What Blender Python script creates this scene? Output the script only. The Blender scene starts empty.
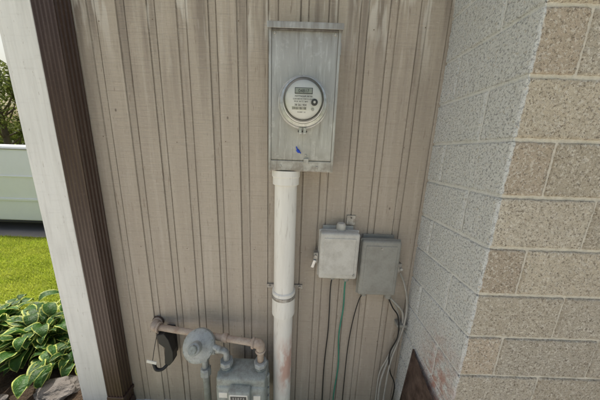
import bpy, bmesh, math, random
from mathutils import Vector, Matrix, noise, Euler
random.seed(7)
sc=bpy.context.scene
col=sc.collection
R=random.random
def U(a,b): return a+(b-a)*random.random()

# ---------------------------------------------------------------- materials
class M:
    def __init__(s,name,base,rough=.7,metal=0.0,spec=.4,tint=None,coord='Object'):
        s.m=bpy.data.materials.new(name); s.m.use_nodes=True
        s.nt=s.m.node_tree; s.N=s.nt.nodes; s.L=s.nt.links
        s.b=s.N['Principled BSDF']; s.out=s.N['Material Output']
        s.tc=s.N.new('ShaderNodeTexCoord'); s.cs=s.tc.outputs[coord]
        s.b.inputs['Roughness'].default_value=rough
        s.b.inputs['Metallic'].default_value=metal
        s.b.inputs['Specular IOR Level'].default_value=spec
        r=s.N.new('ShaderNodeRGB'); r.outputs[0].default_value=base; s.c=r.outputs[0]
        s.h=None
        if tint:
            a=s.N.new('ShaderNodeAttribute'); a.attribute_name=tint
            s.c=s.mix(None,s.c,a.outputs['Color'],'MULTIPLY',1.0)
    def mix(s,fac,a,b,mode='MIX',const=None):
        n=s.N.new('ShaderNodeMix'); n.data_type='RGBA'; n.blend_type=mode
        if fac is not None: s.L.new(fac,n.inputs[0])
        else: n.inputs[0].default_value=const
        for i,v in ((6,a),(7,b)):
            if isinstance(v,tuple): n.inputs[i].default_value=v
            else: s.L.new(v,n.inputs[i])
        return n.outputs[2]
    def noise(s,scale,lo,hi,detail=3,rough=.6,loc=(0,0,0)):
        mp=s.N.new('ShaderNodeMapping'); s.L.new(s.cs,mp.inputs[0])
        if not isinstance(scale,tuple): scale=(scale,)*3
        mp.inputs['Scale'].default_value=scale; mp.inputs['Location'].default_value=loc
        n=s.N.new('ShaderNodeTexNoise'); n.inputs['Scale'].default_value=1
        n.inputs['Detail'].default_value=detail; n.inputs['Roughness'].default_value=rough
        s.L.new(mp.outputs[0],n.inputs['Vector'])
        return s.ramp(n.outputs['Fac'],lo,hi)
    def vor(s,scale,lo,hi,rand=1.0):
        mp=s.N.new('ShaderNodeMapping'); s.L.new(s.cs,mp.inputs[0])
        if not isinstance(scale,tuple): scale=(scale,)*3
        mp.inputs['Scale'].default_value=scale
        n=s.N.new('ShaderNodeTexVoronoi'); n.inputs['Scale'].default_value=1
        s.L.new(mp.outputs[0],n.inputs['Vector'])
        return s.ramp(n.outputs['Distance'],lo,hi)
    def ramp(s,src,lo,hi):
        n=s.N.new('ShaderNodeMapRange'); n.clamp=True
        n.inputs[1].default_value=lo; n.inputs[2].default_value=hi
        s.L.new(src,n.inputs[0]); return n.outputs[0]
    def axis(s,i,lo,hi):
        n=s.N.new('ShaderNodeSeparateXYZ'); s.L.new(s.cs,n.inputs[0])
        return s.ramp(n.outputs[i],lo,hi)
    def math(s,op,a,b):
        n=s.N.new('ShaderNodeMath'); n.operation=op
        for i,v in ((0,a),(1,b)):
            if isinstance(v,(int,float)): n.inputs[i].default_value=v
            else: s.L.new(v,n.inputs[i])
        return n.outputs[0]
    def layer(s,fac,color,amt=1.0,mode='MIX'):
        f=s.math('MULTIPLY',fac,amt)
        s.c=s.mix(f,s.c,color,mode); return s
    def bump(s,src,dist,strength=1.0):
        n=s.N.new('ShaderNodeBump'); n.inputs['Distance'].default_value=dist
        n.inputs['Strength'].default_value=strength
        s.L.new(src,n.inputs['Height'])
        if s.h: s.L.new(s.h,n.inputs['Normal'])
        s.h=n.outputs[0]; return s
    def done(s):
        s.L.new(s.c,s.b.inputs['Base Color'])
        if s.h: s.L.new(s.h,s.b.inputs['Normal'])
        return s.m

def simple(name,color,rough=.6,metal=0,dirt=.25,scale=18,bump=.0004,dc=None):
    m=M(name,color,rough,metal)
    dc=dc or (color[0]*.45,color[1]*.42,color[2]*.38,1)
    m.layer(m.noise(scale,.42,.75,4),dc,dirt)
    m.layer(m.noise(scale*6,.5,.8,2),dc,dirt*.6)
    if bump: m.bump(m.noise(scale*9,.2,.8,2),bump)
    return m.done()

# siding
m=M('siding_paint',(0.465,0.410,0.350,1),.85,0,.2,tint='tint')
m.layer(m.noise((9,9,.55),.38,.70,3),(0.35,0.30,0.255,1),.5)
m.layer(m.noise((30,30,1.4),.52,.72,3),(0.56,0.51,0.45,1),.45)
m.layer(m.noise((3,3,80),.54,.72,2),(0.28,0.24,0.20,1),.24)
m.layer(m.noise((28,28,170),.58,.72,2),(0.60,0.55,0.49,1),.36)
m.layer(m.noise((150,150,28),.58,.76,2),(0.25,0.21,0.175,1),.42)
m.layer(m.noise((60,60,7),.645,.68,3,.7),(0.23,0.18,0.145,1),.6)
st=m.math('MULTIPLY',m.axis(2,1.80,2.45),m.noise((13,13,.9),.47,.60,4,loc=(3,0,1)))
m.layer(st,(0.17,0.14,0.12,1),.6)
st2=m.math('MULTIPLY',m.axis(2,2.15,2.5),m.noise((16,16,2.2),.55,.61,3,loc=(7,0,4)))
m.layer(st2,(0.66,0.63,0.58,1),.65)
lo=m.math('MULTIPLY',m.axis(2,1.0,.1),m.noise((7,7,2.5),.35,.7,3))
m.layer(lo,(0.27,0.225,0.185,1),.45)
m.layer(m.vor((4.2,4.2,2.6),.035,.02),(0.08,0.06,0.05,1),.9)
m.bump(m.noise((7,7,110),.3,.7,2),.0016,.8)
m.bump(m.noise((90,90,6),.3,.75,2),.0012,.7)
MS=m.done()

# concrete block, paint on the side facing -x
m=M('concrete_block',(0.585,0.525,0.430,1),.95,0,.1,tint='tint')
m.layer(m.noise(38,.46,.66,3,.75),(0.41,0.35,0.27,1),.55)
m.layer(m.noise(95,.52,.62,2,.8,(4,2,1)),(0.80,0.76,0.68,1),.7)
m.layer(m.noise(125,.55,.63,2,.8,(1,7,3)),(0.18,0.145,0.11,1),.78)
m.layer(m.vor(150,.22,.10),(0.11,0.085,0.065,1),.8)
m.layer(m.noise(2.5,.4,.75,2),(0.46,0.40,0.32,1),.3)
n=m.N.new('ShaderNodeSeparateXYZ'); m.L.new(m.cs,n.inputs[0])
nz=m.noise(28,0,1,3,.7)
xm=m.math('ADD',n.outputs[0],m.math('MULTIPLY',nz,.016))
mask=m.ramp(xm,.7185,.7135)
wear=m.noise(70,.70,.60,2,.75)
mask=m.math('MULTIPLY',mask,m.math('MAXIMUM',wear,.5))
pc=m.mix(m.noise(120,.51,.61,3,.8),(0.74,0.755,0.755,1),(0.36,0.37,0.38,1))
pc=m.mix(m.math('MULTIPLY',m.noise(2.2,.5,.72,2),.35),pc,(0.54,0.53,0.51,1))
gz=m.math('MULTIPLY',m.axis(2,.45,.66),m.axis(2,1.05,.75))
gy=m.math('MULTIPLY',m.axis(1,-.50,-.38),m.axis(1,-.16,-.32))
g=m.math('MULTIPLY',m.math('MULTIPLY',gz,gy),m.noise(26,.36,.62,3))
g=m.math('MULTIPLY',g,.85)
pc=m.mix(g,pc,(0.47,0.24,0.19,1))
m.c=m.mix(mask,m.c,pc)
m.bump(m.noise(150,.3,.7,3,.8),.003,1)
MB=m.done()
m=M('mortar',(0.70,0.66,0.58,1),.95,0,.1)
m.layer(m.noise(80,.45,.7,3),(0.50,0.45,0.38,1),.5)
n=m.N.new('ShaderNodeSeparateXYZ'); m.L.new(m.cs,n.inputs[0])
m.c=m.mix(m.ramp(n.outputs[0],.712,.709),m.c,(0.72,0.725,0.72,1))
m.layer(m.noise(60,.55,.75,2,.6,(2,2,2)),(0.44,0.42,0.39,1),.4)
m.bump(m.noise(150,.3,.7,2),.0015)
MMO=m.done()

m=M('white_trim_paint',(0.78,0.78,0.765,1),.7,0,.3)
m.layer(m.noise((40,40,3),.45,.7,4),(0.58,0.57,0.55,1),.5)
m.layer(m.noise((8,8,70),.57,.72,3),(0.56,0.55,0.53,1),.25)
m.layer(m.noise(2,.45,.7,3),(0.62,0.62,0.61,1),.4)
m.layer(m.noise((50,50,14),.66,.70,3,.7),(0.40,0.37,0.33,1),.5)
m.bump(m.noise((60,60,6),.3,.7,3),.001)
MWT=m.done()
m=M('brown_enamel',(0.056,0.031,0.024,1),.42,0,.5)
m.layer(m.noise((30,30,3),.45,.75,3),(0.11,0.075,0.06,1),.5)
m.layer(m.noise(120,.6,.75,2),(0.18,0.14,0.12,1),.35)
MBR=m.done()
m=M('galvanised_steel',(0.49,0.485,0.465,1),.40,.35,.5)
m.layer(m.noise((14,14,2),.4,.68,4),(0.36,0.35,0.335,1),.6)
m.layer(m.noise((55,55,4),.56,.69,3),(0.25,0.23,0.205,1),.6)
m.layer(m.noise((90,90,8),.58,.67,3,loc=(5,1,2)),(0.70,0.70,0.68,1),.45)
m.layer(m.noise(26,.60,.66,3,.7,loc=(5,1,9)),(0.66,0.66,0.64,1),.35)
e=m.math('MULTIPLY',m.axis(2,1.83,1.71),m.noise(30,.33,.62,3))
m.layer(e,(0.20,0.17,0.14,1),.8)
e=m.math('MULTIPLY',m.axis(2,2.20,2.33),m.noise((40,40,5),.35,.60,3))  # shade under the rain cap, painted into the steel colour through noise
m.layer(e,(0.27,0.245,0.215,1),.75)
m.bump(m.noise(60,.3,.7,3),.0004)
MG=m.done()
m=M('aluminium_ring',(0.62,0.62,0.61,1),.32,.65)
m.layer(m.noise(50,.45,.7),(0.30,0.30,0.29,1),.5); MAL=m.done()
m=M('weathered_pvc',(0.80,0.785,0.75,1),.55,0,.4)
m.layer(m.noise((16,16,1.6),.42,.7,4),(0.62,0.595,0.55,1),.55)
m.layer(m.noise((60,60,9),.58,.72,3),(0.44,0.40,0.36,1),.5)
g=m.math('MULTIPLY',m.math('MULTIPLY',m.axis(2,.30,.46),m.axis(2,.76,.62)),m.noise((20,20,8),.36,.52,3))
g=m.math('MULTIPLY',g,m.axis(0,-.115,-.065))
m.layer(g,(0.50,0.23,0.16,1),.7)
m.bump(m.noise(90,.3,.7,2),.0003)
MPVC=m.done()
MBX1=simple('grey_plastic_light',(0.56,0.55,0.52,1),.5,0,.4,22)
MBX2=simple('grey_plastic_dark',(0.30,0.30,0.28,1),.55,0,.45,16)
MGM=simple('grey_green_cast_paint',(0.34,0.375,0.36,1),.5,.1,.65,26,.0009,(0.13,0.12,0.10,1))
MRG=simple('regulator_grey_paint',(0.40,0.43,0.435,1),.45,.2,.6,30,.0009)
MPIPE=simple('painted_gas_pipe',(0.47,0.395,0.33,1),.65,.0,.65,24,.0008,(0.26,0.16,0.11,1))
MRUST=simple('rusty_steel',(0.050,0.031,0.025,1),.8,.1,.8,14,.0015,(0.17,0.12,0.10,1))
MBLK=simple('black_rubber',(0.014,0.014,0.015,1),.5,0,.2,20,.0002,(0.03,0.03,0.03,1))
MLCD=simple('lcd_glass',(0.42,0.44,0.38,1),.25,0,.1,20,0)
MLCDD=simple('lcd_frame',(0.07,0.07,0.07,1),.4,0,.1,20,0)
MFACE=simple('meter_faceplate',(0.78,0.78,0.765,1),.5,0,.08,20,0)
MINK=simple('label_ink',(0.05,0.05,0.05,1),.6,0,.1,20,0)
MLAB=simple('paper_label',(0.72,0.71,0.66,1),.6,0,.25,40,0)
MBLUE=simple('blue_seal_plastic',(0.02,0.07,0.50,1),.4,0,.1,30,0)
MGRN=simple('green_wire_insulation',(0.05,0.25,0.18,1),.5,0,.4,30,0)
MWC=simple('grey_cable_jacket',(0.42,0.41,0.385,1),.55,0,.4,30,0)
MRED=simple('red_enamel',(0.35,0.03,0.02,1),.4,0,.1,30,0)
m=M('meter_glass',(1,1,1,1),.05)
tr=m.N.new('ShaderNodeBsdfTransparent'); tr.inputs[0].default_value=(.95,.96,.95,1)
gl=m.N.new('ShaderNodeBsdfGlossy'); gl.inputs['Roughness'].default_value=.06
fr=m.N.new('ShaderNodeFresnel'); fr.inputs['IOR'].default_value=1.45
ms=m.N.new('ShaderNodeMixShader'); m.L.new(fr.outputs[0],ms.inputs[0]); m.L.new(tr.outputs[0],ms.inputs[1]); m.L.new(gl.outputs[0],ms.inputs[2])
m.L.new(ms.outputs[0],m.out.inputs['Surface']); MGLASS=m.m

# ---------------------------------------------------------------- mesh helpers
def obj(name,verts,faces,mat,parent=None,smooth=False,tint=None):
    me=bpy.data.meshes.new(name); me.from_pydata(verts,[],faces); me.update()
    if mat: me.materials.append(mat)
    if smooth: me.polygons.foreach_set('use_smooth',[True]*len(me.polygons))
    if tint is not None:
        a=me.color_attributes.new('tint','FLOAT_COLOR','POINT')
        flat=[]
        for t in tint: flat+= [t[0],t[1],t[2],1]
        a.data.foreach_set('color',flat)
    o=bpy.data.objects.new(name,me); col.objects.link(o)
    if parent: o.parent=parent
    return o
def empty(name):
    o=bpy.data.objects.new(name,None); col.objects.link(o); o.empty_display_size=.1; return o
def box(name,x0,x1,y0,y1,z0,z1,mat,parent=None,bev=.003,seg=2,rot=None):
    bm=bmesh.new(); bmesh.ops.create_cube(bm,size=1)
    for v in bm.verts:
        v.co=Vector(((x1-x0)*v.co.x,(y1-y0)*v.co.y,(z1-z0)*v.co.z))
    if bev: bmesh.ops.bevel(bm,geom=bm.edges[:],offset=bev,segments=seg,profile=.5,affect='EDGES')
    c=Vector(((x0+x1)/2,(y0+y1)/2,(z0+z1)/2))
    Mx=Matrix.Translation(c)
    if rot: Mx=Mx@Euler(rot).to_matrix().to_4x4()
    bm.transform(Mx)
    me=bpy.data.meshes.new(name); bm.to_mesh(me); bm.free(); me.materials.append(mat)
    me.polygons.foreach_set('use_smooth',[bev>.006]*len(me.polygons))
    o=bpy.data.objects.new(name,me); col.objects.link(o)
    if parent: o.parent=parent
    return o
def lathe(name,prof,c,axis,mat,parent=None,seg=48,smooth=True,sharp=True):
    a=Vector(axis).normalized(); q=Vector((0,0,1)).rotation_difference(a)
    V=[];F=[]
    P=list(prof)
    for r,h in P:
        for k in range(seg):
            t=2*math.pi*k/seg
            V.append(tuple(Vector(c)+q@Vector((r*math.cos(t),r*math.sin(t),h))))
    for i in range(len(P)-1):
        for k in range(seg):
            k2=(k+1)%seg
            F.append((i*seg+k,i*seg+k2,(i+1)*seg+k2,(i+1)*seg+k))
    F.append(tuple(range(seg))[::-1]); F.append(tuple((len(P)-1)*seg+k for k in range(seg)))
    o=obj(name,V,F,mat,parent,smooth)
    if smooth and sharp:
        md=o.modifiers.new('es','EDGE_SPLIT'); md.split_angle=math.radians(35)
    return o
def fillet(pts,r=.03,n=6):
    pts=[Vector(p) for p in pts]; out=[pts[0]]
    for i in range(1,len(pts)-1):
        a,b,c=pts[i-1],pts[i],pts[i+1]
        d1=(a-b);d2=(c-b); rr=min(r,d1.length*.49,d2.length*.49)
        p0=b+d1.normalized()*rr;p2=b+d2.normalized()*rr
        for k in range(n+1):
            t=k/n; out.append(p0*(1-t)**2+b*2*t*(1-t)+p2*t*t)
    out.append(pts[-1]); return out
def catmull(pts,n=8):
    P=[Vector(p) for p in pts]; P=[P[0]]+P+[P[-1]]; out=[]
    for i in range(1,len(P)-2):
        for k in range(n):
            t=k/n; p0,p1,p2,p3=P[i-1],P[i],P[i+1],P[i+2]
            out.append(.5*((2*p1)+(p2-p0)*t+(2*p0-5*p1+4*p2-p3)*t*t+(3*p1-p0-3*p2+p3)*t**3))
    out.append(P[-2]); return out
def tube(name,pts,r,mat,parent=None,seg=16,rad=None):
    pts=[Vector(p) for p in pts]; V=[];F=[]
    t=(pts[1]-pts[0]).normalized(); u=t.orthogonal().normalized()
    for i,p in enumerate(pts):
        if i==0:T=pts[1]-pts[0]
        elif i==len(pts)-1:T=pts[-1]-pts[-2]
        else:T=pts[i+1]-pts[i-1]
        T.normalize(); u=(u-T*u.dot(T)).normalized(); w=T.cross(u)
        rr=rad[i] if rad else r
        for k in range(seg):
            a=2*math.pi*k/seg; V.append(tuple(p+(u*math.cos(a)+w*math.sin(a))*rr))
    for i in range(len(pts)-1):
        for k in range(seg):
            k2=(k+1)%seg; F.append((i*seg+k,i*seg+k2,(i+1)*seg+k2,(i+1)*seg+k))
    F.append(tuple(range(seg))[::-1]); F.append(tuple((len(pts)-1)*seg+k for k in range(seg)))
    return obj(name,V,F,mat,parent,True)
def prism(name,pts,y0,y1,mat,parent=None):
    n=len(pts)
    V=[(p[0],y0,p[1]) for p in pts]+[(p[0],y1,p[1]) for p in pts]
    F=[tuple(range(n)),tuple(range(n,2*n))[::-1]]+[(i,i+n,(i+1)%n+n,(i+1)%n) for i in range(n)]
    o=obj(name,V,F,mat,parent)
    md=o.modifiers.new('b','BEVEL'); md.width=.004; md.segments=2; md.limit_method='ANGLE'
    return o
def text(name,s,x,y,z,size,mat,parent,align='CENTER'):
    cu=bpy.data.curves.new(name,'FONT'); cu.body=s; cu.size=size; cu.align_x=align; cu.extrude=.0002
    cu.materials.append(mat)
    o=bpy.data.objects.new(name,cu); col.objects.link(o); o.location=(x,y,z); o.rotation_euler=(math.pi/2,0,0)
    o.parent=parent; return o

# ---------------------------------------------------------------- house
house=empty('house')
HT=4.3
def siding():
    x=-1.30; prof=[]
    while x<.72:
        w=random.choice([.088,.096,.10,.093]); t=U(.93,1.04)
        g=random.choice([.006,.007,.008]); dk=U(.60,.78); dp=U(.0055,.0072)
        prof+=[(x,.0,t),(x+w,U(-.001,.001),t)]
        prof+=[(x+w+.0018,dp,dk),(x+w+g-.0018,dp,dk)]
        x+=w+g
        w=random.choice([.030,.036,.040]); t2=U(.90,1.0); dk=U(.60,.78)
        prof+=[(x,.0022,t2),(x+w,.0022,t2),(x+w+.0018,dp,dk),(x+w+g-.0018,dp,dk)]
        x+=w+g
    zs=[0.05+ i*(HT-.05)/60 for i in range(61)]
    V=[];F=[];T=[]
    n=len(prof)
    for z in zs:
        for i,(px,py,t) in enumerate(prof):
            j=noise.noise(Vector((i//2*1.7,0,z*1.3)))*.0012
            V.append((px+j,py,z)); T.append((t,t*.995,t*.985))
    for a in range(len(zs)-1):
        for i in range(n-1):
            F.append((a*n+i,a*n+i+1,(a+1)*n+i+1,(a+1)*n+i))
    return obj('siding_wall',V,F,MS,house,False,T)
siding()
MDARK=simple('house_body_paint',(0.45,0.385,0.33,1),.8,0,.3,3)
box('house_walls',-1.45,5.0,.02,9,0,HT,MDARK,house,.0)
box('foundation',-1.455,.70,-.012,.018,-.1,.05,MMO,house,.002)
MNAIL=simple('nail_head_rust',(0.16,0.11,0.08,1),.8,.2,.3,40,0)
V=[];F=[]
for z in (0.62,1.23,1.84,2.40):
    x=-1.26
    while x<.66:
        xx=x+U(-.012,.012); zz=z+U(-.012,.012); b=len(V)
        for k in range(8):
            a=k*math.pi/4; V.append((xx+.0026*math.cos(a),-.0018,zz+.0026*math.sin(a)))
        F.append(tuple(b+k for k in range(8))); x+=U(.19,.42)
obj('siding_nails',V,F,MNAIL,house)
MROOF=simple('roof_shingles',(0.08,0.075,0.07,1),.9,0,.4,8)
RX0,RX1,RY0,RY1=-1.6,5.1,-.52,9.2
V=[(RX0,RY0,HT-.02),(RX1,RY0,HT-.02),(RX1,RY1,HT-.02),(RX0,RY1,HT-.02),(RX0,4.3,HT+1.9),(RX1,4.3,HT+1.9),(RX0,RY0,HT+.12),(RX1,RY0,HT+.12),(RX1,RY1,HT+.12),(RX0,RY1,HT+.12)]
F=[(0,3,2,1),(0,1,7,6),(2,3,9,8),(6,7,5,4),(8,9,4,5),(0,6,4,9,3),(1,2,8,5,7)]
obj('roof',V,F,MROOF,house)
box('corner_board',-1.455,-1.293,-.022,.017,0,HT-.03,MWT,house,.004)
box('corner_board_return',-1.475,-1.4565,-.018,.12,0,HT-.03,MWT,house,.003)

# block wall ---------------------------------------------------
CH=.1935; Z0=.901-4*CH
X0=.70;YF=-.45;JT=.0052
V=[];F=[];T=[]
def block(ax,a0,a1,z0,z1,cornerA=False,cornerB=False,tint=(1,1,1),res=.008):
    nx=max(3,int((a1-a0)/res)); nz=max(3,int((z1-z0)/res))
    us=[a0]+[a0+.003+(a1-a0-.006)*i/nx for i in range(nx+1)]+[a1]
    zs=[z0]+[z0+.003+(z1-z0-.006)*i/nz for i in range(nz+1)]+[z1]
    base=len(V)
    for zi,z in enumerate(zs):
        for ui,u in enumerate(us):
            eu=(ui==0 or ui==len(us)-1); ez=(zi==0 or zi==len(zs)-1)
            if ax=='f': p=Vector((u,YF,z)); nrm=Vector((0,1,0))
            else: p=Vector((X0,u,z)); nrm=Vector((1,0,0))
            isC=(ui==0 and cornerA) or (ui==len(us)-1 and cornerB)
            if ez or (eu and not isC): p+=nrm*(.0085)
            if isC: p=Vector((X0+.002,YF+.002,z)) if not ez else Vector((X0+.008,YF+.008,z))
            q=p*1.0
            d=noise.noise(q*20)*.0015+noise.noise(q*75)*.0022+noise.noise(q*150)*.0016
            e=noise.noise(q*20+Vector((9,9,9)))*.001+noise.noise(q*75+Vector((9,3,9)))*.0014+noise.noise(q*150+Vector((5,3,9)))*.001
            zz=noise.noise(q*50+Vector((1,5,2)))*.0026
            p+=Vector((e,d,zz)) if ax=='f' or isC else Vector((d,e,zz))
            V.append(tuple(p)); T.append(tint)
    w=len(us)
    for a in range(len(zs)-1):
        for b in range(w-1):
            f=(base+a*w+b,base+a*w+b+1,base+(a+1)*w+b+1,base+(a+1)*w+b)
            F.append(f if ax=='f' else f[::-1])
nC=int(HT/CH)+1
for i in range(nC):
    z0=Z0+i*CH+JT; z1=Z0+(i+1)*CH-JT
    if z1>HT: break
    vis= .3<z0<2.6
    if z0<.0: z0=.0
    first=.150 if i%2==0 else .345
    a=X0; w=first; k=0
    while a<4.9:
        t=U(.86,1.1); h=U(-.025,.025)
        if k==0 and i%2==0: tint=(t*.95,t*.89,t*.86)
        else: tint=(t+h*.5,t,t-h)
        r=.007 if (vis and a<1.5) else .06
        block('f',a+(0 if k==0 else JT),min(a+w,4.95)-JT,z0,z1,cornerA=(k==0),tint=tint,res=r)
        a+=w; w=.39; k+=1
    r=.007 if vis else .05
    sp=.345 if i%2==0 else .150
    block('s',YF,YF+sp-JT,z0,z1,cornerA=True,tint=(1,1,1),res=r)
    block('s',YF+sp+JT,0.02,z0,z1,tint=(1,1,1),res=r)
obj('block_wall',V,F,MB,house,True,T)
box('mortar_core',X0+.0062,4.94,YF+.0062,.019,0,HT-.03,MMO,house,0)

# ---------------------------------------------------------------- downspout
ds=empty('downspout')
def fluted():
    x0,x1,y0,y1=-1.215,-1.118,-.088,-.006
    pts=[]
    def side(a,b,n,inn):
        a=Vector(a);b=Vector(b);inn=Vector(inn)
        for i in range(n*4):
            t=i/(n*4); ph=i%4
            pts.append(a.lerp(b,t)+inn*(.0045 if ph in(1,2) else 0))
    side((x0,y0),(x1,y0),5,(0,1)); side((x1,y0),(x1,y1),4,(-1,0)); side((x1,y1),(x0,y1),5,(0,-1)); side((x0,y1),(x0,y0),4,(1,0))
    n=len(pts); zs=[.10,1.0,2.62,HT-.1]
    V=[(p.x,p.y,z) for z in zs for p in pts]
    F=[(a*n+i,a*n+(i+1)%n,(a+1)*n+(i+1)%n,(a+1)*n+i) for a in range(len(zs)-1) for i in range(n)]
    return obj('pipe',V,F,MBR,ds)
fluted()
box('strap',-1.222,-1.111,-.093,-.001,.165,.19,MBR,ds,.002)
box('strap_upper',-1.222,-1.111,-.093,-.001,3.2,3.225,MBR,ds,.002)
box('backing_channel',-1.285,-1.221,-.030,-.001,.04,HT-.2,MBR,ds,.003)
box('outlet',-1.222,-1.110,-.20,-.006,.035,.098,MBR,ds,.004,rot=(math.radians(12),0,0))

# ---------------------------------------------------------------- electric meter
em=empty('electric_meter')
XL,XR,ZB,ZT,YB=-.158,.152,1.712,2.322,-.14
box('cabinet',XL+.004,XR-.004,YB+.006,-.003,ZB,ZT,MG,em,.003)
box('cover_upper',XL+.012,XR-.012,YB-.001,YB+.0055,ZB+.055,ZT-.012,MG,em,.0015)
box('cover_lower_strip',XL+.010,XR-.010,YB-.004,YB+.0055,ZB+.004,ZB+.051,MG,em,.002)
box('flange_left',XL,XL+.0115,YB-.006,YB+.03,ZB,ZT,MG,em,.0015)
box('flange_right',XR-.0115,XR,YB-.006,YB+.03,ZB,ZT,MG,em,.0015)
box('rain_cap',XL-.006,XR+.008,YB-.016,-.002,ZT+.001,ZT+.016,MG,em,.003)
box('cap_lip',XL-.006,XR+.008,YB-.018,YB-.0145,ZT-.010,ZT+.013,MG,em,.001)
cx,cz=0.0,2.018
lathe('socket_ring',[(.110,0),(.110,.010),(.1065,.016),(.1065,.036),(.102,.042),(.090,.044),(.088,.030)],(cx,YB,cz),(0,-1,0),MAL,em,64)
lathe('clamp_band',[(.1085,.018),(.1115,.020),(.1115,.033),(.1085,.035)],(cx,YB,cz),(0,-1,0),MG,em,64)
lathe('meter_base',[(.087,.028),(.087,.050),(.084,.055),(.078,.056)],(cx,YB,cz),(0,-1,0),MFACE,em,64)
lathe('faceplate',[(.0765,.05),(.0765,.088),(.075,.089)],(cx,YB,cz),(0,-1,0),MFACE,em,64)
lathe('glass_cover',[(.0845,.043),(.0845,.094),(.082,.104),(.076,.111),(.066,.116),(.045,.1195),(.02,.1205),(.001,.121)],(cx,YB,cz),(0,-1,0),MGLASS,em,64,sharp=False)
lathe('cover_bead',[(.0845,.046),(.0885,.048),(.0885,.054),(.0845,.056)],(cx,YB,cz),(0,-1,0),MFACE,em,64)
yf=YB-.0895
box('lcd_bezel',-.037,.037,yf-.002,yf+.001,2.040,2.064,MLCDD,em,.0008)
box('lcd',-.0345,.0345,yf-.003,yf,2.0425,2.0615,MLCD,em,.0006)
text('lcd_digits','04817',0,yf-.0033,2.045,.018,MINK,em)
text('label_line_1','WATTHOUR METER',0,yf-.0006,2.028,.0082,MINK,em)
text('label_line_2','CL200 240V 3W TYPE C1S 30TA',-.004,yf-.0006,2.018,.0058,MINK,em)
text('label_line_3','FM 2S   Kh 7.2   60Hz',-.010,yf-.0006,2.008,.0065,MINK,em)
text('label_line_4','38 261 904',-.012,yf-.0006,1.993,.011,MINK,em)
box('barcode_label',-.048,.014,yf-.0008,yf+.0005,1.977,1.990,MLAB,em,.0002)
for i in range(22):
    x=-.046+i*.0027; box('bar_%d'%i,x,x+random.choice([.0006,.0011,.0016]),yf-.0012,yf-.0005,1.979,1.988,MINK,em,0)
text('label_line_5','Wh/REV  1.0',-.008,yf-.0006,1.966,.0065,MINK,em)
lathe('optical_port',[(.0135,0),(.0135,.006),(.0115,.007)],(.046,yf,2.008),(0,-1,0),MLCDD,em,24)
lathe('optical_port_core',[(.005,.006),(.005,.009)],(.046,yf,2.008),(0,-1,0),MFACE,em,16)
lathe('reset_button',[(.006,0),(.006,.004),(.005,.005)],(.040,yf,1.980),(0,-1,0),MG,em,16)
box('clamp_lug_left',cx-.016,cx-.003,YB-.050,YB-.018,cz-.134,cz-.106,MAL,em,.002)
box('clamp_lug_right',cx+.003,cx+.016,YB-.050,YB-.018,cz-.134,cz-.106,MAL,em,.002)
lathe('clamp_screw',[(.004,0),(.004,.042)],(cx-.021,YB-.035,cz-.122),(1,0,0),MLCDD,em,12)
tube('seal_wire',catmull([(cx-.01,YB-.036,cz-.125),(cx-.022,YB-.03,cz-.16),(-.024,YB-.012,1.83),(-.018,YB-.008,1.812)]),.0009,MAL,em,6)
lathe('blue_seal',[(.005,0),(.0072,.002),(.0072,.014),(.005,.017)],(-.022,YB-.012,1.815),(.55,-.3,-.6),MBLUE,em,16)
tube('blue_seal_tail',catmull([(-.026,YB-.010,1.830),(-.020,YB-.010,1.815),(-.004,YB-.012,1.799)]),.003,MBLUE,em,8)
for i,(x,z) in enumerate([(.075,1.735),(-.10,1.737),(.128,2.30),(-.133,2.30),(.02,1.79)]):
    lathe('screw_%d'%i,[(.006,0),(.006,.003),(.004,.005)],(x,YB-.001 if z>1.77 else YB-.003,z),(0,-1,0),MG,em,12)
box('hasp',.010,.034,YB-.014,YB-.0015,1.752,1.776,MG,em,.002)
box('hinge_tab',XR+.001,XR+.010,-.10,-.06,2.24,2.29,MG,em,.001)

# ---------------------------------------------------------------- conduit
cd=empty('electrical_conduit')
CX,CY=-.076,-.080
lathe('pipe_upper',[(.058,.0),(.058,.62)],(CX,CY,1.02),(0,0,1),MPVC,cd,48)
lathe('pipe_lower',[(.056,.0),(.056,.94)],(CX,CY,0),(0,0,1),MPVC,cd,48)
lathe('hub',[(.062,.0),(.068,.004),(.068,.040),(.072,.044),(.072,.074)],(CX,CY,1.637),(0,0,1),MPVC,cd,48)
lathe('coupling',[(.058,0),(.0665,.004),(.0665,.150),(.0665,.152),(.060,.157)],(CX,CY,.872),(0,0,1),MPVC,cd,48)
lathe('strap_band',[(.0672,0),(.0692,.001),(.0692,.020),(.0672,.021)],(CX,CY,.985),(0,0,1),MG,cd,48)
box('strap_ear_left',CX-.110,CX-.055,-.008,-.001,.983,1.008,MG,cd,.001)
box('strap_ear_right',CX+.055,CX+.110,-.008,-.001,.983,1.008,MG,cd,.001)
lathe('strap_bolt',[(.007,0),(.007,.006)],(CX+.092,-.008,.995),(0,-1,0),MG,cd,6,False)
lathe('strap_bolt_2',[(.007,0),(.007,.006)],(CX-.092,-.008,.995),(0,-1,0),MG,cd,6,False)

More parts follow.
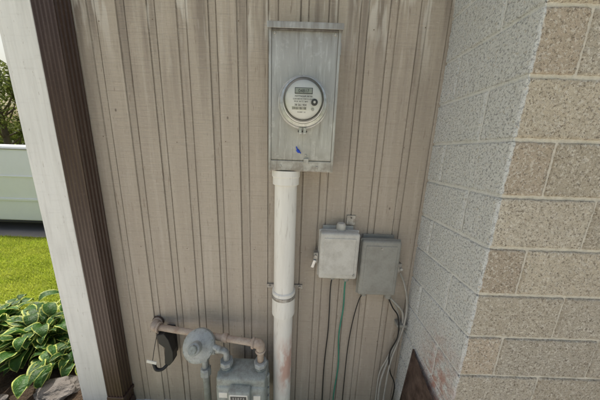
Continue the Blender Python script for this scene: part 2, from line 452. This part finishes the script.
# ---------------------------------------------------------------- utility boxes
b1=empty('telephone_interface_box')
def nid(par,x0,x1,z0,z1,y,mat):
    box('base',x0+.006,x1-.006,-.055,-.014,z0+.006,z1-.004,mat,par,.008,3)
    box('back_plate',x0+.02,x1-.02,-.0135,-.001,z0+.02,z1+.012,mat,par,.002)
    box('lid',x0,x1,y,-.040,z0,z1,mat,par,.014,4)
    box('lid_rim',x0-.004,x1+.004,-.056,-.046,z0-.004,z1+.003,mat,par,.004)
    box('lid_panel',x0+.022,x1-.022,y-.003,y+.004,z0+.028,z1-.028,mat,par,.003)
nid(b1,.117,.332,1.115,1.388,-.105,MBX1)
lathe('entry_gland',[(.026,0),(.026,.03),(.020,.042)],(.235,-.045,1.385),(0,0,1),MBX1,b1,24)
box('latch_plate',.088,.115,-.068,-.030,1.19,1.255,MG,b1,.003)
lathe('latch_screw',[(.009,0),(.009,.012)],(.098,-.066,1.235),(0,-1,0),MG,b1,6,False)
box('latch_tongue',.080,.098,-.078,-.060,1.165,1.215,MAL,b1,.003,rot=(0,.3,0))
lathe('lid_screw',[(.007,0),(.007,.003)],(.31,-.1055,1.145),(0,-1,0),MBX2,b1,12)
lathe('cable_gland',[(.018,0),(.018,.03),(.014,.035)],(.285,-.05,1.112),(0,0,-1),MBX2,b1,20)
lathe('cable_gland_2',[(.014,0),(.014,.025)],(.205,-.05,1.112),(0,0,-1),MBX2,b1,20)
b2=empty('cable_junction_box')
nid(b2,.353,.572,1.005,1.342,-.082,MBX2)
box('latch_plate',.577,.598,-.060,-.030,1.14,1.20,MG,b2,.003)
lathe('latch_screw',[(.008,0),(.008,.014)],(.592,-.058,1.17),(0,-1,0),MAL,b2,6,False)
lathe('lid_screw',[(.006,0),(.006,.003)],(.463,-.0850,1.30),(0,-1,0),MG,b2,12)
lathe('cable_gland',[(.02,0),(.02,.03)],(.545,-.045,1.002),(0,0,-1),MBX2,b2,20)
lathe('cable_gland_2',[(.014,0),(.014,.02)],(.40,-.045,1.002),(0,0,-1),MBX2,b2,20)
tg=empty('metal_tag')
box('plate',.272,.322,-.006,-.001,1.405,1.462,MG,tg,.001)
lathe('nail',[(.004,0),(.004,.003)],(.297,-.006,1.448),(0,-1,0),MLCDD,tg,10)

# ---------------------------------------------------------------- cables
gw=empty('ground_wire')
tube('wire',catmull([(.285,-.05,1.09),(.287,-.03,1.02),(.294,-.014,.86),(.281,-.012,.66),(.294,-.012,.42),(.280,-.012,.18),(.284,-.012,0)]),.0046,MGRN,gw,10)
bc=empty('black_cable')
tube('cable_a',catmull([(.205,-.05,1.09),(.204,-.02,1.0),(.210,-.010,.7),(.200,-.010,.4),(.205,-.010,0)]),.0036,MBLK,bc,10)
tube('cable_b',catmull([(.40,-.045,.985),(.385,-.02,.93),(.36,-.012,.75),(.345,-.012,.5),(.345,-.012,0)]),.0030,MBLK,bc,10)
gc=empty('coaxial_cable')
tube('cable_a',catmull([(.545,-.045,.98),(.60,-.045,.93),(.655,-.035,.86),(.668,-.03,.74),(.64,-.025,.60),(.60,-.03,.44),(.58,-.03,.28),(.59,-.03,0)]),.0065,MWC,gc,10)
tube('cable_b',catmull([(.595,-.02,1.15),(.640,-.03,1.06),(.676,-.03,.93),(.672,-.045,.80),(.655,-.04,.66),(.625,-.04,.50),(.615,-.04,.30),(.62,-.03,0)]),.0055,MWC,gc,10)
tube('cable_c',catmull([(.545,-.055,.98),(.58,-.055,.91),(.625,-.05,.84),(.64,-.05,.70),(.61,-.04,.56),(.63,-.04,.42),(.67,-.05,.3),(.66,-.03,0)]),.004,MBLK,gc,10)
tube('cable_d',catmull([(.555,-.035,.98),(.61,-.03,.90),(.650,-.02,.79),(.655,-.02,.66),(.60,-.03,.50),(.565,-.03,.36),(.57,-.03,0)]),.0045,MWC,gc,10)
box('cable_clip',.628,.690,-.05,-.001,.765,.782,MBX2,gc,.002)

# ---------------------------------------------------------------- gas meter assembly
gm=empty('gas_meter')
gx0,gx1,gy0,gy1=-.445,-.155,-.235,-.075
gxc=(gx0+gx1)/2
box('body_case',gx0,gx1,gy0,gy1,.20,.505,MGM,gm,.035,5)
box('case_flange',gx0-.010,gx1+.010,gy0+.070,gy0+.088,.19,.512,MGM,gm,.006)
box('top_casting',gx0+.004,gx1-.004,gy0+.012,gy1-.012,.482,.545,MGM,gm,.016,4)
for i,x in enumerate([gx0+.045,gx1-.045]):
    lathe('port_%d'%i,[(.033,0),(.033,.025),(.026,.028),(.026,.04)],(x,-.15,.535),(0,0,1),MGM,gm,32)
    lathe('union_nut_%d'%i,[(.036,0),(.038,.004),(.038,.026),(.034,.030)],(x,-.15,.565),(0,0,1),MRG,gm,8,False)
box('index_housing',gxc-.062,gxc+.062,gy0-.030,gy0+.03,.405,.505,MGM,gm,.010,3)
box('index_window',gxc-.050,gxc+.050,gy0-.034,gy0-.029,.418,.492,MLAB,gm,.002)
box('index_dark_strip',gxc-.044,gxc+.044,gy0-.0355,gy0-.0335,.462,.484,MLCDD,gm,.0005)
text('index_digits','5 2 0 7 3',gxc,gy0-.036,.466,.018,MLAB,gm)
for i in range(3):
    lathe('dial_%d'%i,[(.010,0),(.010,.001)],(gxc-.03+i*.03,gy0-.034,.440),(0,-1,0),MINK,gm,20)
    lathe('dial_face_%d'%i,[(.0085,0),(.0085,.0012)],(gxc-.03+i*.03,gy0-.0345,.440),(0,-1,0),MLAB,gm,20)
box('label',gxc-.12,gxc-.072,gy0-.0035,gy0+.002,.43,.465,MLAB,gm,.001)
box('badge',gxc+.075,gxc+.115,gy0-.0035,gy0+.002,.42,.45,MLAB,gm,.001)
for i in range(8):
    a=gx0+.0+(gx1-gx0)*i/7
    lathe('flange_bolt_%d'%i,[(.006,0),(.006,.010)],(a,gy0+.070,.509),(0,-1,0),MRG,gm,6,False)
for sx in (gx0-.006,gx1+.006):
    for k in range(4): lathe('side_bolt',[(.006,0),(.006,.010)],(sx,gy0+.07,.24+k*.06),(0,-1,0),MRG,gm,6,False)
px=gx1-.045
tube('outlet_pipe',fillet([(px,-.15,.58),(px,-.15,.712),(-.50,-.105,.712),(-.868,-.052,.712)],.035,6),.0185,MPIPE,gm,20)
def elbow(c,d1,d2,r=.0255,l=.04,mat=MPIPE):
    c=Vector(c);d1=Vector(d1).normalized();d2=Vector(d2).normalized()
    tube('elbow',fillet([c+d1*l,c,c+d2*l],.03,8),r,mat,gm,20)
    for d in (d1,d2): lathe('elbow_rim',[(r+.003,0),(r+.0045,.003),(r+.0045,.011),(r+.003,.013)],c+d*(l-.004),d,mat,gm,24)
elbow((px,-.15,.712),(0,0,-1),(-1,.12,0))
elbow((-.885,-.050,.712),(1,-.12,0),(0,1,0),.026,.036)
lathe('wall_flange',[(.036,0),(.036,.006),(.026,.009)],(-.885,-.002,.712),(0,-1,0),MRUST,gm,28)
lathe('tee_rim',[(.0245,0),(.0245,.03)],(-.40,-.117,.712),(-1,.12,0),MPIPE,gm,24)
rc=Vector((-.548,-.165,.705)); ra=Vector((0,-.86,.5)).normalized()
lathe('regulator_body',[(.030,-.075),(.038,-.06),(.045,-.035),(.078,-.018),(.088,-.012),(.088,-.001)],rc,ra,MRG,gm,40)
lathe('regulator_cover',[(.088,.0005),(.088,.012),(.080,.020),(.060,.030),(.038,.036),(.034,.040),(.034,.072),(.031,.076),(.022,.078)],rc,ra,MRG,gm,40)
lathe('regulator_cap',[(.024,.078),(.024,.090),(.020,.094)],rc,ra,MGM,gm,8,False)
q=Vector((0,0,1)).rotation_difference(ra)
for i in range(8):
    t=2*math.pi*(i+.5)/8; p=rc+q@Vector((.079*math.cos(t),.079*math.sin(t),.012))
    lathe('regulator_bolt_%d'%i,[(.006,0),(.006,.009)],p,ra,MGM,gm,6,False)
lathe('vent_nozzle',[(.015,0),(.015,.05),(.018,.052),(.018,.066)],rc+Vector((.06,0,.01)),(.9,-.1,-.45),MRG,gm,16)
tube('regulator_pipe',fillet([rc-ra*.06,(-.548,-.11,.62),(-.545,-.115,0)],.03),.019,MRG,gm,18)
lathe('shutoff_valve',[(.026,0),(.032,.01),(.032,.05),(.026,.06)],(-.545,-.115,.43),(0,0,1),MRG,gm,8,False)
lathe('union',[(.028,0),(.030,.004),(.030,.03),(.028,.034)],(-.545,-.115,.555),(0,0,1),MRG,gm,8,False)
tube('inlet_pipe',fillet([(-.54,-.13,.660),(-.47,-.15,.660),(gx0+.045,-.15,.660),(gx0+.045,-.15,.58)],.03),.0175,MRG,gm,18)
lathe('inlet_nut',[(.026,0),(.026,.028)],(-.49,-.147,.660),(1,0,0),MRG,gm,8,False)

bk=empty('black_wall_bracket')
prism('bracket_arm',[(-.842,.690),(-.795,.700),(-.772,.66),(-.752,.57),(-.756,.50),(-.785,.465),(-.812,.48),(-.806,.55),(-.800,.60),(-.835,.63)],-.095,-.048,MBLK,bk)
box('bracket_back',-.835,-.775,-.047,-.001,.49,.685,MBLK,bk,.006)
tube('hook',catmull([(-.79,-.07,.48),(-.82,-.10,.45),(-.855,-.11,.455),(-.875,-.10,.49)]),.010,MBLK,bk,10)
box('white_tag',-.905,-.845,-.118,-.113,.505,.525,MLAB,bk,.001,rot=(0,.25,0))
tube('tag_wire',catmull([(-.86,-.05,.69),(-.87,-.08,.6),(-.872,-.11,.52)]),.002,MBLK,bk,6)

# rusty plate leaning at the block wall
rp=empty('rusty_metal_plate')
V=[];F=[]
nu,nv=14,16
for s in (0,1):
    for j in range(nv+1):
        for i in range(nu+1):
            u=i/nu;v=j/nv
            top=Vector((.690,-.150,.705)).lerp(Vector((.672,-.385,.665)),u); bot=Vector((.655,-.158,.30)).lerp(Vector((.640,-.395,.28)),u)
            p=bot.lerp(top,v); p.x-=.006*math.sin(u*3.1)+.006*noise.noise(p*14)-.0035*s
            if j==nv: p.z+=.006*noise.noise(Vector((u*9,3,1)))
            V.append(tuple(p))
off=(nu+1)*(nv+1)
for j in range(nv):
    for i in range(nu):
        a=j*(nu+1)+i; F.append((a,a+1,a+nu+2,a+nu+1)); F.append((off+a,off+a+nu+1,off+a+nu+2,off+a+1))
for j in range(nv):
    for i in (0,nu):
        a=j*(nu+1)+i; F.append((a,a+nu+1,off+a+nu+1,off+a))
for i in range(nu):
    for j in (0,nv):
        a=j*(nu+1)+i; F.append((a,a+1,off+a+1,off+a))
obj('plate',V,F,MRUST,rp)
tube('side_edge',[(.690,-.147,.708),(.655,-.155,.30)],.005,MRUST,rp,10)
tube('rib',[(.676,-.265,.66),(.648,-.27,.30)],.006,MRUST,rp,10)
tube('prop_leg',[(.66,-.37,.31),(.64,-.37,.0)],.012,MRUST,rp,10)
tube('prop_leg_2',[(.668,-.2,.31),(.66,-.2,.0)],.012,MRUST,rp,10)

# ---------------------------------------------------------------- ground
m=M('grass_ground',(0.22,0.27,0.045,1),.95,0,.1)
m.layer(m.noise(1.3,.4,.7,4),(0.29,0.31,0.065,1),.6); m.layer(m.noise(30,.45,.7,3),(0.09,0.13,0.02,1),.5)
m.bump(m.noise(60,.2,.8),.02); MGR=m.done()
S=600
obj('ground',[(-S,-S,0),(S,-S,0),(S,S,0),(-S,S,0)],[(0,1,2,3)],MGR)
m=M('asphalt',(0.20,0.195,0.19,1),.9,0,.2)
m.layer(m.noise(200,.5,.8,2),(0.30,0.29,0.28,1),.5); m.layer(m.noise(2,.4,.7),(0.14,0.14,0.14,1),.5); MAS=m.done()
obj('driveway',[(-40,2.78,.004),(-1.9,2.78,.004),(-1.9,6.4,.004),(-40,6.4,.004)],[(0,1,2,3)],MAS)
m=M('bounce_concrete',(0.60,0.57,0.52,1),.9,0,.2)
m.layer(m.noise(3,.4,.7,2),(0.52,0.49,0.44,1),.5); m.layer(m.noise(120,.5,.8,2),(0.42,0.40,0.37,1),.3); MCO=m.done()
obj('bounce_slab',[(-7,-14,.004),(9,-14,.004),(9,-.52,.004),(-7,-.52,.004)],[(0,1,2,3)],MCO)  # unseen pale slab, added to bounce sunlight onto the shaded wall
m=M('garden_soil',(0.09,0.065,0.045,1),.95,0,.1)
m.layer(m.noise(40,.4,.7,5),(0.035,0.025,0.018,1),.7); m.layer(m.vor(60,.25,.1),(0.2,0.17,0.14,1),.4)
m.bump(m.noise(40,.2,.8,5),.03); MSO=m.done()
V=[]
n=24
for i in range(n):
    t=2*math.pi*i/n; rx=.95*(1+.1*math.sin(3*t)); V.append((-1.95+rx*math.cos(t),.15+.62*math.sin(t)*(1+.1*math.cos(5*t)),.008))
obj('soil_bed',V,[tuple(range(n))],MSO)

def leafmat(name,c1,c2,trans=.35):
    m=M(name,c1,.55,0,.3,tint='tint')
    m.layer(m.noise(3,.4,.65,2),c2,.6)
    m.done()
    t=m.N.new('ShaderNodeBsdfTranslucent'); m.L.new(m.c,t.inputs[0])
    x=m.N.new('ShaderNodeMixShader'); x.inputs[0].default_value=trans
    m.L.new(m.b.outputs[0],x.inputs[1]); m.L.new(t.outputs[0],x.inputs[2]); m.L.new(x.outputs[0],m.out.inputs['Surface'])
    return m.m
MBLADE=leafmat('grass_blades',(0.44,0.54,0.07,1),(0.54,0.58,0.10,1),.45)
V=[];F=[];T=[]
for i in range(75000):
    x=U(-7.2,-1.6); y=U(.1,2.76)
    if ((x+1.95)/.98)**2+((y-.15)/.66)**2<1: continue
    h=U(.03,.06); a=U(0,6.28); w=U(.003,.006); dx,dy=math.cos(a)*w,math.sin(a)*w
    lx,ly=U(-.035,.035),U(-.035,.035); b=len(V)
    V+=[(x-dx,y-dy,0),(x+dx,y+dy,0),(x+lx,y+ly,h)]; F.append((b,b+1,b+2))
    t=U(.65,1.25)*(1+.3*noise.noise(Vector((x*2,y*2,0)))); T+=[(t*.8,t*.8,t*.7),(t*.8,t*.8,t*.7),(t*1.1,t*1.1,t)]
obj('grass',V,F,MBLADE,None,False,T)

# hosta
m=M('hosta_leaf',(1,1,1,1),.5,0,.35,tint='tint')
m.layer(m.noise(9,.45,.7,2),(.55,.6,.5,1),.5,'MULTIPLY')
m.bump(m.noise(60,.3,.7,2),.003)
m.done()
t=m.N.new('ShaderNodeBsdfTranslucent'); m.L.new(m.c,t.inputs[0])
x=m.N.new('ShaderNodeMixShader'); x.inputs[0].default_value=.25
m.L.new(m.b.outputs[0],x.inputs[1]); m.L.new(t.outputs[0],x.inputs[2]); m.L.new(x.outputs[0],m.out.inputs['Surface'])
MHOS=m.m
def hosta(name,cx,cy,scale,nl,seed):
    random.seed(seed); V=[];F=[];T=[]
    for i in range(nl):
        tier=i/nl; az=i*2.399+U(-.3,.3)
        el=math.radians(78-62*tier+U(-14,14)); L=U(.13,.23)*scale; pet=U(.10,.29)*scale*(.5+tier*.6); W=L*U(.22,.30)
        g=U(.65,1.25); green=(0.045*g,0.125*g,0.020*g); cream=(0.46*g,0.52*g,0.13*g)
        d=Vector((math.cos(az)*math.cos(el),math.sin(az)*math.cos(el),math.sin(el)))
        tw=U(-.35,.35)
        side=Vector((-math.sin(az),math.cos(az),tw)).normalized()
        c=Vector((cx+U(-.06,.06),cy+U(-.06,.06),.02)); base=c+d*pet*1.3
        b=len(V)
        for q in (c,base):
            V+= [tuple(q-side*.005),tuple(q+side*.005)]; T+=[(green[0]*1.4,green[1]*1.4,green[2])]*2
        F.append((b,b+1,b+3,b+2))
        n=10; b=len(V); q=base.copy(); ang=el; dro=U(7,17)
        mg=U(.76,.86); ss=[-1,-mg-.03,-mg+.03,-.4,0,.4,mg-.03,mg+.03,1]; wn=len(ss)-1
        for k in range(n+1):
            t=k/n; wid=W*math.sin(math.pi*min(1,(t**.75)))*(1-.15*t)+.002
            if k==n: wid=.001
            dirv=Vector((math.cos(az)*math.cos(ang),math.sin(az)*math.cos(ang),math.sin(ang)))
            nrm=side.cross(dirv)*-1
            for s in ss:
                V.append(tuple(q+side*wid*s+nrm*(abs(s)*wid*.28+.006*math.sin(t*13+s*4+i)*abs(s))))
                m_=1 if (abs(s)>mg or t>.95) else 0
                vg=.8 if s==0 else 1
                T.append(tuple(green[z]*vg*(1-m_)+cream[z]*m_ for z in range(3)))
            q+=dirv*(L/n); ang-=math.radians(dro+U(-2,2))
        for k in range(n):
            for j in range(wn):
                F.append((b+k*(wn+1)+j,b+k*(wn+1)+j+1,b+(k+1)*(wn+1)+j+1,b+(k+1)*(wn+1)+j))
    return obj(name,V,F,MHOS,None,True,T)
hosta('hosta_plant',-2.22,.40,1.06,120,3)
hosta('hosta_plant.001',-2.75,.48,1.0,90,5)
hosta('hosta_plant.002',-1.86,.34,.75,70,9)
random.seed(11)
MROCK=simple('garden_rock',(0.17,0.155,0.14,1),.9,0,.6,12,.004)
def rock(name,x,y,r):
    bm=bmesh.new(); bmesh.ops.create_icosphere(bm,subdivisions=4,radius=1)
    for v in bm.verts:
        n=v.co.normalized(); k=1+.35*noise.noise(n*1.6+Vector((x*7,y*9,0)))+.12*noise.noise(n*5)
        v.co=Vector((n.x*r*1.3,n.y*r,n.z*r*.6))*k+Vector((x,y,r*.25))
    me=bpy.data.meshes.new(name); bm.to_mesh(me); bm.free(); me.materials.append(MROCK)
    o=bpy.data.objects.new(name,me); col.objects.link(o)
rock('garden_rock',-1.74,.06,.10); rock('garden_rock.001',-2.10,-.06,.07); rock('garden_rock.002',-2.42,-.02,.08); rock('garden_rock.003',-1.56,-.12,.08)

# ---------------------------------------------------------------- van
van=empty('parked_van')
MVW=simple('van_white_paint',(0.80,0.82,0.87,1),.25,0,.06,2,0)
MVG=simple('van_window_glass',(0.03,0.035,0.04,1),.08,0,.1,3,0)
MVT=simple('van_tyre',(0.02,0.02,0.02,1),.8,0,.2,10)
MVP=simple('van_black_trim',(0.03,0.03,0.03,1),.6,0,.2,10)
vx0,vx1,vy0,vy1=-8.5,-3.2,3.05,4.95
prof=[(vx0+.02,.45),(vx0,.62),(vx0+.03,.85),(vx0+.25,1.0),(vx0+.85,1.12),(vx0+1.45,1.62),(vx0+1.75,1.74),(vx0+2.3,1.77),(vx1-.15,1.77),(vx1-.03,1.70),(vx1,1.2),(vx1,.42),(vx1-.05,.24),(vx0+.15,.24)]
def vanbody():
    n=len(prof);V=[];F=[]
    cxm=(vx0+vx1)/2
    rows=[(vy0,.975),(vy0+.05,1.0),(vy1-.05,1.0),(vy1,.975)]
    for y,k in rows:
        for (x,z) in prof:
            tum=max(0,z-1.05)*.10*(1 if y<4 else -1)
            V.append((cxm+(x-cxm)*k,y+tum,.24+(z-.24)*(k if z>1.5 else 1)))
    for a in range(len(rows)-1):
        for i in range(n):
            j=(i+1)%n; F.append((a*n+i,a*n+j,(a+1)*n+j,(a+1)*n+i))
    F.append(tuple(range(n))[::-1]); F.append(tuple((len(rows)-1)*n+i for i in range(n)))
    o=obj('body',V,F,MVW,van)
    md=o.modifiers.new('b','BEVEL'); md.width=.03; md.segments=3; md.limit_method='ANGLE'; md.angle_limit=math.radians(25)
vanbody()
box('rub_strip',vx0+1.2,vx1-.25,vy0-.012,vy0+.02,.66,.71,MVW,van,.006)
box('sill',vx0+.9,vx1-.9,vy0+.004,vy0+.05,.19,.235,MVP,van,.01)
box('belt_crease',vx0+1.3,vx1-.15,vy0-.004,vy0+.02,1.14,1.17,MVW,van,.005)
for x in (vx0+1.7,vx0+3.75): box('door_seam',x,x+.008,vy0-.0035,vy0+.01,.40,1.03,MVP,van,0)
box('cab_window',vx0+1.38,vx0+1.9,vy0+.018,vy0+.06,1.22,1.56,MVG,van,.01,rot=(-.1,0,0))
box('roof_gutter',vx0+2.2,vx1-.2,vy0+.052,vy0+.09,1.675,1.695,MBX2,van,.003)
for wx in (vx0+.95,vx1-1.0):
    for wy in (vy0+.10,vy1-.10):
        lathe('wheel',[(.20,-.11),(.32,-.11),(.345,-.08),(.345,.08),(.32,.11),(.20,.11)],(wx,wy,.345),(0,1,0),MVT,van,32)
        lathe('rim',[(.19,-.115),(.20,-.10),(.20,.115)],(wx,wy,.345),(0,1,0),MAL,van,24)
    lathe('wheel_arch',[(.42,0),(.42,.02)],(wx,vy0-.003,.36),(0,1,0),MVP,van,36)
box('front_bumper',vx0-.06,vx0+.2,vy0+.05,vy1-.05,.35,.58,MVP,van,.04,3)
box('headlight',vx0+.02,vx0+.2,vy0+.06,vy0+.35,.72,.88,MLAB,van,.03,3)
box('tail_light',vx1-.02,vx1+.012,vy0+.05,vy0+.15,.9,1.25,MRED,van,.01)
box('rear_bumper',vx1-.05,vx1+.09,vy0+.05,vy1-.05,.35,.5,MVP,van,.03,3)
box('windshield',vx0+.95,vx0+1.33,vy0+.14,vy1-.14,1.37,1.40,MVG,van,.005,rot=(0,-.70,0))

# ---------------------------------------------------------------- trees
MLEAF=leafmat('tree_foliage',(0.13,0.165,0.045,1),(0.20,0.22,0.07,1),.45)
MBARK=simple('tree_bark',(0.11,0.085,0.065,1),.9,0,.5,10,.004)
def tree(name,x,y,h,cr,nl,seed,z0=.9,ls=.10):
    random.seed(seed); t=empty(name)
    tube('trunk',catmull([(x,y,-.05),(x+.08,y,h*.3),(x-.05,y+.1,h*.55),(x+.05,y,h*.85)],5),.1,MBARK,t,10,rad=[.16-.13*i/15 for i in range(16)])
    cl=[]
    for i in range(16):
        a=U(0,6.28); zz=U(.28,.8)*h; r=cr*U(.5,1.0)*math.sin(math.pi*min(.95,max(.15,(zz/h-.1)/.95)))**.6
        e=(x+math.cos(a)*r,y+math.sin(a)*r,zz+U(.1,.25)*h)
        tube('limb_%d'%i,catmull([(x,y,zz*.8),(x+math.cos(a)*r*.5,y+math.sin(a)*r*.5,zz),e],4),.03,MBARK,t,6,rad=[.045-.036*k/8 for k in range(9)])
        cl.append((Vector(e),cr*U(.28,.5))); cl.append((Vector(e)+Vector((U(-1,1),U(-1,1),U(-.8,.4)))*cr*.4,cr*U(.2,.4)))
    cl.append((Vector((x,y,h*.9)),cr*.4))
    V=[];F=[];T=[]
    for i in range(nl):
        c,r=random.choice(cl); d=Vector((random.gauss(0,1),random.gauss(0,1),random.gauss(0,1))).normalized()*r*R()**.4
        p=c+Vector((d.x,d.y,d.z*.8))
        if p.z<z0*.4: continue
        s=U(.5,1.2)*ls; u=Vector((U(-1,1),U(-1,1),U(-1,1))).normalized(); w=u.orthogonal().normalized()
        b=len(V); V+=[tuple(p-u*s),tuple(p-w*s*.35),tuple(p+u*s),tuple(p+w*s*.35)]; F.append((b,b+1,b+2,b+3))
        g=U(.55,1.35); T+=[(g,g,g*.9)]*4
    obj('foliage',V,F,MLEAF,t,False,T)
tree('tree',-14.0,9.3,5.6,1.6,7000,21)
tree('tree.001',-19,10,6.2,2.3,5000,22)
tree('tree.002',-9.5,13,3.2,1.4,4000,23)
tree('tree.003',-25,14,7,3,5000,24,ls=.16)
random.seed(5); V=[];F=[];T=[]
for i in range(24000):
    x=U(-110,20); y=34+U(-2,2)+6*math.sin(x*.05); hh=4.2+2.2*noise.noise(Vector((x*.13,0,0)))+1.0*noise.noise(Vector((x*.6,3,0)))
    z=U(0,1)**.8*hh; s=U(.15,.38); p=Vector((x,y+U(-.5,.5)*z*.3,z)); u=Vector((U(-1,1),U(-1,1),U(-1,1))).normalized(); w=u.orthogonal().normalized()
    b=len(V); V+=[tuple(p-u*s),tuple(p-w*s*.6),tuple(p+u*s),tuple(p+w*s*.6)]; F.append((b,b+1,b+2,b+3)); g=U(.5,1.2); T+=[(g,g,g)]*4
obj('distant_tree_line',V,F,MLEAF,None,False,T)

# ---------------------------------------------------------------- light
EL,AZ=math.radians(62),math.radians(-60)
w=bpy.data.worlds.new('World'); sc.world=w; w.use_nodes=True
bg=w.node_tree.nodes['Background']; bg.inputs[1].default_value=.15
sk=w.node_tree.nodes.new('ShaderNodeTexSky'); sk.sky_type='NISHITA'; sk.sun_disc=False
sk.sun_elevation=EL; sk.sun_rotation=AZ; sk.dust_density=7.0; sk.air_density=1.8; sk.ozone_density=1.2
w.node_tree.links.new(sk.outputs[0],bg.inputs[0])
sl=bpy.data.lights.new('sun','SUN'); sl.energy=5; sl.angle=math.radians(.5); sl.color=(1,.96,.90)
so=bpy.data.objects.new('sun',sl); col.objects.link(so)
sd=Vector((math.sin(AZ)*math.cos(EL),math.cos(AZ)*math.cos(EL),math.sin(EL)))
so.rotation_euler=sd.to_track_quat('Z','Y').to_euler(); so.location=(0,0,12)

# ---------------------------------------------------------------- camera
cam=bpy.data.cameras.new('camera'); co=bpy.data.objects.new('camera',cam); col.objects.link(co)
cam.sensor_width=36; cam.lens=13.02; cam.clip_start=.02; cam.clip_end=2000
co.matrix_world=Matrix.Translation((0,-1.2,1.8))@Matrix.Rotation(math.radians(90-12.2),4,'X')@Matrix.Rotation(math.radians(2),4,'Z')
sc.camera=co
sc.view_settings.view_transform='Standard'; sc.view_settings.look='None'; sc.view_settings.exposure=0
